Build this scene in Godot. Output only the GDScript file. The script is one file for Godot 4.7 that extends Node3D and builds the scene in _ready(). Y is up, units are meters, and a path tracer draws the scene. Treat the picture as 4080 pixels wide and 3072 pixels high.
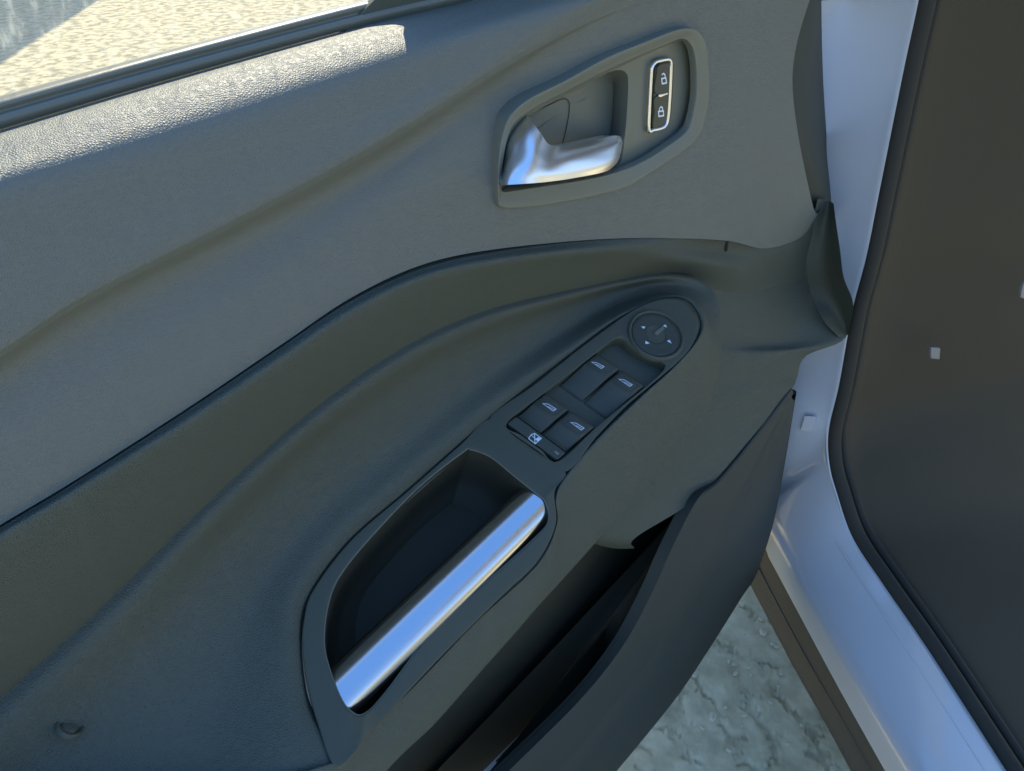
extends Node3D
# An open car door seen from the driver's seat. x runs along the door to its hinges, y is up, z points from the door into the car. Metres.

var M := {}

func _ready() -> void:
	# ---- camera, sky, sun, exposure
	var cam := Camera3D.new()
	cam.name = "camera"
	cam.fov = 53.24
	cam.near = 0.02
	cam.far = 400.0
	add_child(cam)
	cam.look_at_from_position(Vector3(0, 1.15, 0.37), Vector3(0, 1.15, 0.37) + V(567.7, -596.2, -567.7), V(421.6, 802.8, -421.6))
	var sky_mat := ProceduralSkyMaterial.new()
	sky_mat.sky_top_color = Color(0.36, 0.54, 0.80)
	sky_mat.sky_horizon_color = Color(0.72, 0.83, 0.94)
	sky_mat.sky_curve = 0.16
	sky_mat.ground_bottom_color = Color(0.30, 0.28, 0.24)
	sky_mat.ground_horizon_color = Color(0.55, 0.56, 0.52)
	sky_mat.sun_angle_max = 18.0
	var sky := Sky.new()
	sky.sky_material = sky_mat
	var e := Environment.new()
	e.background_mode = Environment.BG_SKY
	e.sky = sky
	e.background_energy_multiplier = 1.0
	e.tonemap_mode = Environment.TONE_MAPPER_LINEAR
	e.tonemap_exposure = 2.2
	e.sdfgi_enabled = true
	e.ssao_enabled = true
	e.ssil_enabled = true
	var we := WorldEnvironment.new()
	we.name = "environment"
	we.environment = e
	add_child(we)
	var sun := DirectionalLight3D.new()
	sun.name = "sun"
	sun.light_energy = 1.6
	sun.light_color = Color(1.0, 0.95, 0.84)
	sun.light_angular_distance = 0.5
	sun.shadow_enabled = true
	add_child(sun)
	sun.look_at_from_position(SUN, Vector3.ZERO)

	make_materials()
	ground()
	dry_grass()
	driveway()
	door()
	body()
	surroundings()

const SUN := Vector3(0.42, 0.74, -0.55)

# ---------------------------------------------------------------- helpers
func V(x: float, y: float, z: float) -> Vector3:
	return Vector3(x, y, z) * 0.001

var PO := V(297.7, 794.6, 60)      # a point of the armrest's switch plate
var PN := V(-179.4, 897.1, 403.7)
var PU := V(983.2, 178.1, 41.2)      # along the plate, forward
var PW := V(34.9, -404.3, 914)      # across the plate, to the seat
var SF := V(422.6, 0, -906.3)      # the car's forward direction
var SL := V(-906.3, 0, -422.6)      # the car's left

func L(u: float, v: float, h := 0.0) -> Vector3:     # millimetres on the switch plate; rows are skewed as on the real one
	return PO + PU.normalized() * (u + 0.2 * v) * 0.001 + PW.normalized() * v * 0.001 + PN.normalized() * h * 0.001

func mat(c: Color, rough: float, metal := 0.0, spec := 0.5) -> StandardMaterial3D:
	var m := StandardMaterial3D.new()
	m.albedo_color = c.linear_to_srgb()
	m.roughness = rough
	m.metallic = metal
	m.metallic_specular = spec
	m.cull_mode = BaseMaterial3D.CULL_DISABLED
	return m

func noise_image(kind: int, freq: float, sd: int, size := 1024, octaves := 3, ret := -1) -> Image:
	var n := FastNoiseLite.new()
	n.noise_type = kind
	n.seed = sd
	n.frequency = freq
	if ret >= 0:
		n.cellular_return_type = ret
		n.cellular_jitter = 1.0
		n.domain_warp_enabled = true
		n.domain_warp_amplitude = 9.0
		n.domain_warp_frequency = 0.03
		n.fractal_type = FastNoiseLite.FRACTAL_NONE
	else:
		n.fractal_octaves = octaves
	var im := n.get_seamless_image(size, size)
	im.convert(Image.FORMAT_RGBA8)
	return im

func tri(m: StandardMaterial3D, tile: float) -> void:
	m.uv1_triplanar = true
	m.uv1_scale = Vector3.ONE / tile
	m.uv1_triplanar_sharpness = 3.0

func bumpy(m: StandardMaterial3D, im: Image, strength: float, scale: float, tile: float) -> void:
	var b := im.duplicate() as Image
	b.bump_map_to_normal_map(strength)
	b.generate_mipmaps()
	m.normal_enabled = true
	m.normal_texture = ImageTexture.create_from_image(b)
	m.normal_scale = scale
	tri(m, tile)

func tinted(im: Image, ramp: Gradient) -> ImageTexture:
	var o := Image.create(im.get_width(), im.get_height(), false, Image.FORMAT_RGBA8)
	for y in im.get_height():
		for x in im.get_width():
			o.set_pixel(x, y, ramp.sample(im.get_pixel(x, y).r))
	return ImageTexture.create_from_image(o)

func ramp(stops: Array, colors: Array) -> Gradient:
	var g := Gradient.new()
	g.offsets = PackedFloat32Array(stops)
	var c := PackedColorArray()
	for k in colors:
		c.append((k as Color).linear_to_srgb())
	g.colors = c
	return g

func make_materials() -> void:
	var grain := noise_image(FastNoiseLite.TYPE_CELLULAR, 0.045, 11, 1024, 1, FastNoiseLite.RETURN_DISTANCE2_SUB)
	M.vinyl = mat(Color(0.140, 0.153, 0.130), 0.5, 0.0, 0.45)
	bumpy(M.vinyl, grain, 7.0, 0.9, 0.046)
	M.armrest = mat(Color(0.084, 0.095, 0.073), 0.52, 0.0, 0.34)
	bumpy(M.armrest, grain, 8.0, 1.1, 0.06)
	var fine := noise_image(FastNoiseLite.TYPE_SIMPLEX_SMOOTH, 0.08, 5, 512)
	M.plastic = mat(Color(0.080, 0.085, 0.060), 0.5, 0.0, 0.35)
	bumpy(M.plastic, fine, 2.0, 0.15, 0.03)
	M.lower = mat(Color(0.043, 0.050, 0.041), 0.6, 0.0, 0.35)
	bumpy(M.lower, fine, 3.0, 0.3, 0.05)
	M.pocket = mat(Color(0.054, 0.051, 0.034), 0.6, 0.0, 0.3)
	M.bezel = mat(Color(0.155, 0.166, 0.130), 0.46, 0.0, 0.4)
	bumpy(M.bezel, fine, 2.0, 0.12, 0.03)
	M.key = mat(Color(0.060, 0.065, 0.048), 0.46, 0.0, 0.4)
	M.rubber = mat(Color(0.042, 0.040, 0.031), 0.7, 0.0, 0.3)
	bumpy(M.rubber, fine, 3.0, 0.3, 0.02)
	M.seal = mat(Color(0.15, 0.155, 0.12), 0.38)
	bumpy(M.seal, fine, 3.0, 0.35, 0.02)
	M.gap = mat(Color(0.012, 0.012, 0.012), 0.8)
	M.silver = mat(Color(0.55, 0.57, 0.59), 0.2, 1.0)
	bumpy(M.silver, noise_image(FastNoiseLite.TYPE_VALUE, 0.02, 8, 512), 1.0, 0.05, 0.05)
	M.chrome = mat(Color(0.84, 0.86, 0.87), 0.33, 1.0)
	M.print = mat(Color(0.72, 0.80, 0.84), 0.5)
	M.paint = mat(Color(0.54, 0.56, 0.56), 0.35)
	M.paint.clearcoat_enabled = true
	M.paint.clearcoat = 0.8
	M.paint.clearcoat_roughness = 0.08
	M.kick = mat(Color(0.058, 0.051, 0.033), 0.7, 0.0, 0.3)
	bumpy(M.kick, fine, 3.0, 0.35, 0.05)
	M.rocker = mat(Color(0.055, 0.055, 0.045), 0.6)
	bumpy(M.rocker, fine, 3.0, 0.35, 0.05)
	M.clip = mat(Color(0.22, 0.22, 0.21), 0.5)
	M.sticker = mat(Color(0.62, 0.61, 0.59), 0.5)
	M.tyre = mat(Color(0.02, 0.02, 0.02), 0.8)
	var dirt_a := noise_image(FastNoiseLite.TYPE_SIMPLEX_SMOOTH, 0.012, 21, 1024, 6)
	var dirt_b := noise_image(FastNoiseLite.TYPE_SIMPLEX_SMOOTH, 0.006, 4, 1024, 7)
	M.ground = mat(Color(1, 1, 1), 0.95)
	M.ground.albedo_texture = tinted(noise_image(FastNoiseLite.TYPE_SIMPLEX_SMOOTH, 0.022, 77, 1024, 8), ramp([0.0, 0.36, 0.5, 0.6, 1.0], [Color(0.09, 0.08, 0.05), Color(0.17, 0.15, 0.09), Color(0.27, 0.24, 0.145), Color(0.33, 0.295, 0.18), Color(0.38, 0.35, 0.23)]))
	bumpy(M.ground, dirt_a, 8.0, 0.6, 1.9)
	M.ground.uv1_world_triplanar = true
	M.concrete = mat(Color(1, 1, 1), 0.85)
	M.concrete.albedo_texture = tinted(dirt_b, ramp([0.0, 0.4, 0.55, 0.7, 1.0], [Color(0.48, 0.41, 0.235), Color(0.60, 0.52, 0.31), Color(0.65, 0.565, 0.34), Color(0.70, 0.61, 0.37), Color(0.78, 0.69, 0.45)]))
	bumpy(M.concrete, dirt_a, 4.0, 0.5, 0.35)
	M.straw = mat(Color(1, 1, 1), 0.8)
	M.straw.vertex_color_use_as_albedo = true
	M.stone = mat(Color(0.62, 0.55, 0.38), 0.9)
	bumpy(M.stone, dirt_a, 4.0, 0.6, 0.1)
	M.wall = mat(Color(0.4, 0.38, 0.34), 0.9)
	# window glass: almost clear, with dried dust and drip marks in its alpha
	var drips := noise_image(FastNoiseLite.TYPE_SIMPLEX_SMOOTH, 0.03, 31, 512, 5)
	M.glass = mat(Color(0.85, 0.88, 0.82), 0.05)
	M.glass.transparency = BaseMaterial3D.TRANSPARENCY_ALPHA
	M.glass.albedo_texture = tinted(drips, ramp([0.0, 0.55, 0.68, 0.8, 1.0], [Color(1, 1, 1, 0.16), Color(1, 1, 1, 0.20), Color(1, 1, 1, 0.27), Color(1, 1, 1, 0.36), Color(1, 1, 1, 0.5)]))
	M.glass.backlight_enabled = true
	M.glass.backlight = Color(0.9, 0.9, 0.85)
	tri(M.glass, 0.25)
	M.glass.uv1_scale = Vector3(9.0, 3.5, 4.0)

func cr(a: Vector3, b: Vector3, c: Vector3, d: Vector3, t: float) -> Vector3:
	return b + 0.5 * t * (c - a + t * (2.0 * a - 5.0 * b + 4.0 * c - d + t * (3.0 * (b - c) + d - a)))

func at_index(p: Array, s: float, closed: bool) -> Vector3:
	var n := p.size()
	var last := n if closed else n - 1
	var i := clampi(int(floor(s)), 0, last - 1)
	var t := s - i
	var q: Array[Vector3] = []
	for k in [-1, 0, 1, 2]:
		q.append(p[posmod(i + k, n)] if closed else p[clampi(i + k, 0, n - 1)])
	if not closed and i == 0:
		q[0] = 2.0 * q[1] - q[2]
	if not closed and i == last - 1:
		q[3] = 2.0 * q[2] - q[1]
	return cr(q[0], q[1], q[2], q[3], t)

# a smooth curve through the points, cut into n equal stretches of its length (or of its index)
func curve(p: Array, n: int, closed := false, by_index := false) -> PackedVector3Array:
	var out := PackedVector3Array()
	var top := float(p.size() if closed else p.size() - 1)
	if by_index:
		for k in n + 1:
			out.append(at_index(p, top * k / n, closed))
		return out
	var fine := PackedVector3Array()
	var run := PackedFloat32Array()
	var steps := int(top) * 12
	for k in steps + 1:
		fine.append(at_index(p, top * k / steps, closed))
		run.append(0.0 if k == 0 else run[k - 1] + fine[k].distance_to(fine[k - 1]))
	var j := 0
	for k in n + 1:
		var want := run[steps] * k / n
		while j < steps - 1 and run[j + 1] < want:
			j += 1
		out.append(fine[j].lerp(fine[j + 1], clampf((want - run[j]) / maxf(run[j + 1] - run[j], 1e-9), 0, 1)))
	return out

# a smooth sheet through rows of points; it faces `toward`; triangles inside `hole` (seen along z) are left out
func loft(st: SurfaceTool, rows: Array, nu: int, nv: int, closed := false, by_index := false, toward := Vector3(0, 0.3, 1), hole := PackedVector2Array(), straight := false) -> void:
	var r: Array = []
	for p in rows:
		r.append(curve(p, nu, closed, by_index))
	var grid: Array = []
	var spans := rows.size() - 1
	for s in spans:
		for t in nv + (1 if s == spans - 1 else 0):
			var line := PackedVector3Array()
			for k in nu + 1:
				if straight:
					line.append(r[s][k].lerp(r[s + 1][k], float(t) / nv))
				else:
					var col: Array = []
					for w in [-1, 0, 1, 2]:
						var z := s + int(w)
						if z < 0:
							col.append(2.0 * r[0][k] - r[1][k])
						elif z > spans:
							col.append(2.0 * r[spans][k] - r[spans - 1][k])
						else:
							col.append(r[z][k])
					line.append(cr(col[0], col[1], col[2], col[3], float(t) / nv))
			grid.append(line)
	sheet(st, grid, toward, hole)

func sheet(st: SurfaceTool, grid: Array, toward: Vector3, hole := PackedVector2Array()) -> void:
	var sum := 0.0
	var nu: int = grid[0].size()
	for a in grid.size() - 1:
		for k in nu - 1:
			sum += (grid[a + 1][k] - grid[a][k]).cross(grid[a][k + 1] - grid[a][k]).dot(toward)
	var flip := sum < 0.0
	var one := SurfaceTool.new()
	one.begin(Mesh.PRIMITIVE_TRIANGLES)
	for line in grid:
		for q in line:
			one.add_vertex(q)
	for a in grid.size() - 1:
		for k in nu - 1:
			var i := a * nu + k
			for f in [[i, i + 1, i + nu], [i + 1, i + nu + 1, i + nu]]:
				if hole.size():
					var c: Vector3 = (grid[f[0] / nu][f[0] % nu] + grid[f[1] / nu][f[1] % nu] + grid[f[2] / nu][f[2] % nu]) / 3.0
					if Geometry2D.is_point_in_polygon(Vector2(c.x, c.y), hole):
						continue
				for j in ([f[0], f[1], f[2]] if flip else [f[0], f[2], f[1]]):
					one.add_index(j)
	one.generate_normals()
	merge(st, one)

func merge(st: SurfaceTool, one: SurfaceTool) -> void:
	st.append_from(one.commit(), 0, Transform3D.IDENTITY)

func begin() -> SurfaceTool:
	var st := SurfaceTool.new()
	st.begin(Mesh.PRIMITIVE_TRIANGLES)
	return st

func tube(st: SurfaceTool, path: PackedVector3Array, radius: float, closed := false, sides := 10) -> void:
	var grid: Array = []
	var n := path.size()
	var side := Vector3.ZERO
	for i in n:
		var d: Vector3
		if closed:
			d = path[(i + 1) % (n - 1)] - path[posmod(i - 1, n - 1)]
		else:
			d = path[mini(i + 1, n - 1)] - path[maxi(i - 1, 0)]
		d = d.normalized()
		if i == 0:
			side = d.cross(Vector3(0.31, 0.22, 0.93)).normalized()
		side = (side - d * side.dot(d)).normalized()
		var up := d.cross(side)
		var line := PackedVector3Array()
		for k in sides + 1:
			var a := TAU * k / sides
			line.append(path[i] + (side * cos(a) + up * sin(a)) * radius)
		grid.append(line)
	# a tube faces away from its own axis
	var probe: Vector3 = (grid[1][0] - grid[0][0]).cross(grid[0][1] - grid[0][0])
	sheet_signed(st, grid, probe.dot(grid[0][0] - path[0]) < 0.0)
	if not closed:
		for endp in [0, n - 1]:
			cap(st, grid[endp], path[endp] - path[1 if endp == 0 else n - 2])

func sheet_signed(st: SurfaceTool, grid: Array, flip: bool) -> void:
	var nu: int = grid[0].size()
	var one := begin()
	for line in grid:
		for q in line:
			one.add_vertex(q)
	for a in grid.size() - 1:
		for k in nu - 1:
			var i := a * nu + k
			for f in [[i, i + 1, i + nu], [i + 1, i + nu + 1, i + nu]]:
				for j in ([f[0], f[1], f[2]] if flip else [f[0], f[2], f[1]]):
					one.add_index(j)
	one.generate_normals()
	merge(st, one)

func cap(st: SurfaceTool, loop: PackedVector3Array, out_dir: Vector3) -> void:
	var n := out_dir.normalized()
	var ax := n.cross(Vector3(0.3, 0.5, 0.8)).normalized()
	var ay := n.cross(ax)
	var flat := PackedVector2Array()
	var m := loop.size()
	if loop[0].distance_to(loop[m - 1]) < 1e-6:
		m -= 1
	for i in m:
		flat.append(Vector2(loop[i].dot(ax), loop[i].dot(ay)))
	var t := Geometry2D.triangulate_polygon(flat)
	var one := begin()
	for i in m:
		one.add_vertex(loop[i])
	for i in range(0, t.size(), 3):
		var c: Vector3 = (loop[t[i + 1]] - loop[t[i]]).cross(loop[t[i + 2]] - loop[t[i]])
		for j in ([t[i], t[i + 1], t[i + 2]] if c.dot(n) < 0.0 else [t[i], t[i + 2], t[i + 1]]):
			one.add_index(j)
	one.generate_normals()
	merge(st, one)

# a block with rounded top edges: a planar loop pushed out along n
func slab(st: SurfaceTool, loop: PackedVector3Array, n: Vector3, thick: float, bevel: float) -> void:
	var mid := Vector3.ZERO
	var m := loop.size()
	var pts := loop.duplicate()
	if pts[0].distance_to(pts[m - 1]) < 1e-6:
		pts.resize(m - 1)
	m = pts.size()
	for q in pts:
		mid += q / m
	var area := Vector3.ZERO
	for i in m:
		area += (pts[i] - mid).cross(pts[(i + 1) % m] - mid)
	var turn := signf(area.dot(n))
	var grid: Array = []
	for s in [[0.0, 0.0], [thick - bevel, 0.0], [thick - bevel * 0.45, 0.12], [thick - bevel * 0.12, 0.45], [thick, 1.0]]:
		var line := PackedVector3Array()
		for i in m + 1:
			var a := pts[posmod(i - 1, m)]
			var b := pts[i % m]
			var c := pts[(i + 1) % m]
			var inward := (n.cross((b - a).normalized()) + n.cross((c - b).normalized())).normalized() * turn
			line.append(b + inward * bevel * float(s[1]) + n * float(s[0]))
		grid.append(line)
	var probe: Vector3 = (grid[1][0] - grid[0][0]).cross(grid[0][1] - grid[0][0])
	sheet_signed(st, grid, probe.dot(grid[0][0] - mid) < 0.0)
	cap(st, grid[4], n)

# flat printed strokes, a ribbon with mitred corners lying on the plane across n
func stroke(st: SurfaceTool, pts: Array, width: float, n: Vector3, lift: float, closed := false) -> void:
	var m := pts.size()
	var left := PackedVector3Array()
	var right := PackedVector3Array()
	for i in m:
		var a: Vector3 = pts[posmod(i - 1, m)] if closed or i > 0 else 2.0 * pts[0] - pts[1]
		var b: Vector3 = pts[i]
		var c: Vector3 = pts[(i + 1) % m] if closed or i < m - 1 else 2.0 * pts[i] - pts[i - 1]
		var na := n.cross((b - a).normalized())
		var nb := n.cross((c - b).normalized())
		var mit := (na + nb).normalized()
		var reach := width * 0.5 / maxf(mit.dot(na), 0.45)
		left.append(b + mit * reach + n * lift)
		right.append(b - mit * reach + n * lift)
	if closed:
		left.append(left[0])
		right.append(right[0])
	sheet(st, [left, right], n)

func fill(st: SurfaceTool, pts: Array, n: Vector3, lift: float) -> void:
	var loop := PackedVector3Array()
	for q in pts:
		loop.append(q + n * lift)
	cap(st, loop, n)

func obj(called: String, st: SurfaceTool, m: Material, parent: Node) -> MeshInstance3D:
	var o := MeshInstance3D.new()
	o.name = called
	o.mesh = st.commit()
	o.material_override = m
	parent.add_child(o, true)
	return o

func thing(called: String, label: String, category: String) -> Node3D:
	var o := Node3D.new()
	o.name = called
	add_child(o, true)
	o.set_meta("label", label)
	o.set_meta("category", category)
	return o

func longer(rows: Array) -> Array:      # carry each row 0.3 m further to the rear of the door
	for p in rows:
		var d: Vector3 = p[0] - p[1]
		p.insert(0, p[0] + Vector3(-0.25, -0.25 * clampf(d.y / minf(d.x, -0.001), 0.0, 0.5), 0.0))
	return rows

func xy(p: PackedVector3Array) -> PackedVector2Array:
	var o := PackedVector2Array()
	for q in p:
		o.append(Vector2(q.x, q.y))
	return o

func moved(p: Array, d: Vector3) -> Array:
	var o: Array = []
	for q in p:
		o.append(q + d)
	return o

func between(a: Array, b: Array, t: float) -> Array:
	var o: Array = []
	for i in a.size():
		o.append((a[i] as Vector3).lerp(b[i], t))
	return o

# ---------------------------------------------------------------- ground
func ground() -> void:
	var st := begin()
	var n := FastNoiseLite.new()
	n.seed = 3
	n.frequency = 0.9
	var grid: Array = []
	for a in 121:
		var line := PackedVector3Array()
		for b in 121:
			var x := signf(a - 60) * pow(absf(a - 60) / 60.0, 3.0) * 150.0 + 0.7
			var z := signf(b - 60) * pow(absf(b - 60) / 60.0, 3.0) * 150.0 + 0.1
			line.append(Vector3(x, 0.012 * n.get_noise_2d(x * 3.0, z * 3.0), z))
		grid.append(line)
	sheet(st, grid, Vector3.UP)
	var g := obj("ground", st, M.ground, self)
	g.set_meta("kind", "structure")
	g.set_meta("label", "pale dusty bare ground under and beyond the open car door")

func dry_grass() -> void:
	# straw lying about in the yard
	var rng := RandomNumberGenerator.new()
	rng.seed = 5
	var n := FastNoiseLite.new()
	n.seed = 8
	n.frequency = 0.6
	var st := begin()
	for k in 9000:
		var p := Vector3(rng.randf_range(-0.5, 6.0), 0.004, rng.randf_range(-9.0, -1.6))
		if n.get_noise_2d(p.x, p.z) < rng.randf_range(-0.35, 0.45):
			continue
		var a := rng.randf() * TAU
		var d := Vector3(cos(a), rng.randf_range(0.0, 0.08), sin(a)) * rng.randf_range(0.025, 0.085)
		var side := Vector3(-sin(a), 0, cos(a)) * rng.randf_range(0.0012, 0.003)
		var tone := rng.randf_range(0.75, 1.1)
		st.set_color(Color(0.42 * tone, 0.37 * tone, 0.22 * tone))
		for q in [p - side, p + d * 0.5 + Vector3(0, 0.0025, 0), p + side, p + side, p + d * 0.5 + Vector3(0, 0.0025, 0), p + d]:
			st.add_vertex(q)
	st.generate_normals()
	var g := obj("dry_grass", st, M.straw, self)
	g.set_meta("kind", "stuff")
	g.set_meta("label", "dry straw scattered over the sunlit yard beyond the window")
	g.set_meta("category", "grass")

func driveway() -> void:
	var st := begin()
	var n := FastNoiseLite.new()
	var m := FastNoiseLite.new()
	m.seed = 2
	m.frequency = 55.0
	n.seed = 9
	n.frequency = 8.0
	n.fractal_type = FastNoiseLite.FRACTAL_RIDGED
	n.fractal_octaves = 3
	n.domain_warp_enabled = true
	n.domain_warp_amplitude = 0.08
	n.domain_warp_frequency = 6.0
	var grid: Array = []
	for a in 321:
		var line := PackedVector3Array()
		for b in 321:
			var x := lerpf(0.1, 1.15, b / 320.0)
			var z := lerpf(-0.25, 0.6, a / 320.0)
			if b == 0: x = -1.5
			if b == 320: x = 3.0
			if a == 0: z = -1.1
			if a == 320: z = 2.2
			var crease := smoothstep(0.35, 0.9, n.get_noise_2d(x, z * 0.8))
			line.append(Vector3(x, 0.02 - 0.006 * crease + 0.003 * m.get_noise_2d(x * 0.25, z * 0.25) + 0.0013 * m.get_noise_2d(x + 5.0, z), z))
		grid.append(line)
	sheet(st, grid, Vector3.UP)
	var g := obj("driveway", st, M.concrete, self)
	g.set_meta("kind", "structure")
	g.set_meta("label", "wrinkled pale grey driveway crust under the open door")

# ---------------------------------------------------------------- the car door
func door() -> void:
	var d := thing("car_door", "open car door with charcoal inner trim, armrest switches and silver pull bar", "car door")
	upper_trim(d)
	handle_set(d)
	middle_trim(d)
	armrest(d)
	switches(d)
	lower_trim(d)
	outer_skin(d)
	window(d)

func upper_trim(d: Node3D) -> void:
	var hole := xy(curve([V(307.5, 964, 50), V(307.2, 979.2, 50), V(309.4, 996, 50), V(314.5, 1006.7, 50), V(320.9, 1011.5, 50), V(333.9, 1016.4, 50), V(364.3, 1020.5, 50), V(402.3, 1027.1, 50), V(445.4, 1030.3, 50), V(472, 1031.9, 50), V(486.9, 1031, 50), V(497.9, 1027.2, 50), V(507.4, 1019, 50), V(514.7, 1004.3, 50), V(521.1, 981.7, 50), V(519.7, 962.2, 50), V(514.3, 953.4, 50), V(493, 946, 50), V(457.9, 940.7, 50), V(430, 937.5, 50), V(391.2, 941.6, 50), V(342.9, 950.2, 50), V(316.7, 956.5, 50), V(309.5, 959.7, 50)], 90, true))
	var u0 := [V(42.3, 1047.9, 13), V(71.8, 1050, 13), V(139.4, 1055.4, 13), V(247.3, 1062.3, 13), V(325, 1065.1, 13), V(439.4, 1071.4, 13), V(542.9, 1076.8, 13), V(731.5, 1087.9, 13)]
	var u0b := [V(39.8, 1048.4, 24.5), V(68.5, 1050.4, 24.5), V(134.2, 1055.7, 24.5), V(239, 1062.4, 24.5), V(314.4, 1065.3, 24.5), V(425.5, 1071.5, 24.5), V(526, 1076.8, 24.5), V(708.3, 1087.6, 24.5)]
	var u0c := [V(35.4, 1044.9, 37.5), V(63.4, 1047.3, 37.5), V(127.2, 1052.4, 37.5), V(229.1, 1059.6, 37.5), V(302.3, 1062.9, 37.5), V(410, 1069.9, 37.5), V(507.3, 1075.1, 37.5), V(683.1, 1085.4, 37.5)]
	var u1 := [V(30, 1037.9, 48.5), V(57.5, 1040.3, 48.5), V(91.1, 1041.5, 48.5), V(140.1, 1044.3, 48.5), V(198.7, 1049.2, 48.5), V(251.3, 1054.5, 48.5), V(337.5, 1062.4, 48.5), V(441.9, 1069.7, 48.5), V(491.9, 1072.1, 48.5), V(663.6, 1079.9, 48.5)]
	var u1b := [V(17.7, 1009.5, 52.5), V(46.1, 1012.6, 52.5), V(72.7, 1016.8, 52.5), V(101.1, 1019.5, 52.5), V(143.8, 1024.2, 52.5), V(192.7, 1029.7, 52.5), V(249.4, 1037.9, 52.5), V(315.4, 1051.9, 52.5), V(388.4, 1062.2, 52.5), V(462.1, 1063.8, 52.5), V(657.6, 1068.8, 52.5)]
	var u2 := [V(5.4, 980.9, 55.5), V(35.9, 987.1, 55.5), V(64.5, 995.4, 55.5), V(94.3, 1000.6, 55.5), V(138.1, 1007.2, 55.5), V(188.2, 1015.6, 55.5), V(246, 1027.7, 55.5), V(314.4, 1044.4, 53.5), V(390.3, 1055.8, 51.5), V(466.8, 1058.1, 50), V(666.5, 1057.5, 50)]
	var u2b := [V(3.3, 974.5, 53.5), V(34.1, 980.5, 53.5), V(63.2, 989.1, 53.5), V(93.4, 994.5, 53.5), V(137.7, 1001.1, 53.5), V(188.5, 1009.5, 53.5), V(247, 1021.9, 53.5), V(315.8, 1039, 52), V(391.9, 1051.4, 50.5), V(467.6, 1054.2, 50), V(668.3, 1050.7, 50)]
	var u3 := [V(-0.1, 960.2, 43.5), V(31.8, 966, 43.5), V(62.1, 974.9, 43.5), V(93.6, 980.5, 43.5), V(139.9, 987.2, 43.5), V(192.9, 995.8, 43.5), V(253.9, 1008.4, 43.5), V(323.2, 1026.6, 44.5), V(395.3, 1042.3, 48.5), V(469.8, 1047.2, 49.5), V(670.2, 1042.2, 50)]
	var u4 := [V(-12.8, 932.7, 50.5), V(20.2, 940.1, 50.5), V(60.6, 948.6, 50.5), V(105.6, 957.5, 50.5), V(156.4, 967.7, 50.5), V(214.1, 979.3, 50.5), V(280.2, 989.7, 50.5), V(357.9, 989.7, 50.5), V(454.9, 979.8, 50.5), V(544.9, 972.4, 50.5), V(661.9, 964.3, 52)]
	var u5 := [V(-24.8, 905.3, 54.5), V(8.1, 910.3, 54.5), V(38, 914.5, 54.5), V(94.9, 924.8, 54.5), V(147.4, 935.9, 54.5), V(191.3, 945, 54.5), V(239.1, 946.7, 54.5), V(293, 938, 54.5), V(381, 916.1, 54.5), V(464.3, 891, 55), V(570.9, 856, 60), V(665.5, 815.8, 55), V(722.6, 811.1, 62), V(733.1, 834.2, 66)]
	var u6 := [V(-25.9, 901.9, 53.5), V(7.3, 907.3, 53.5), V(37.4, 911.4, 53.5), V(94.5, 921.7, 53.5), V(147.4, 932.9, 53.5), V(191.6, 941.9, 53.5), V(239.6, 943.5, 53.5), V(293.9, 934.5, 53.5), V(382.5, 912.1, 53.5), V(466.4, 886.5, 54), V(574.2, 850.1, 59), V(670, 808.4, 54), V(734.2, 802.3, 61), V(758.7, 820, 65)]
	var u7 := moved(u6, Vector3(0, 0, -0.014))
	var st := begin()
	loft(st, longer([u0, u0b, u0c, u1, u1b, u2, u2b, u3, u4, u5, u6, u7]), 340, 16, false, false, Vector3(0, 0.3, 1), hole)
	# the face that turns away to the hinge side
	var edge := begin()
	loft(edge, [[V(646.3, 1055.8, 46), V(640.3, 1000.5, 46), V(646.7, 966.1, 46), V(678.8, 908.8, 48), V(712, 863.7, 50), V(743.1, 819.9, 54)], [V(674.1, 1053.1, 46), V(687.8, 991.2, 46), V(699.2, 954.1, 46), V(731.6, 897.1, 52), V(756.9, 856.9, 58), V(786.7, 808.8, 62)], [V(719.4, 1046.9, 28), V(758.1, 973.3, 28), V(792.5, 914.6, 28), V(833.1, 851.5, 28), V(834.6, 817.3, 40), V(847.1, 774.9, 50)]], 40, 6, false, false, Vector3(0.6, 0, 1))
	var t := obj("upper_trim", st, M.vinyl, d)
	obj("edge_trim", edge, M.lower, d)
	t.set_meta("label", "grained charcoal upper trim with sunlit top edge and soft crease")
	var c := begin()
	tube(c, curve([V(595.6, 845.4, 53), V(594.9, 840.1, 53), V(595.4, 833.5, 53), V(596.1, 826.2, 53)], 10), 0.0022, false, 8)
	obj("trim_clip", c, M.gap, d)

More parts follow.
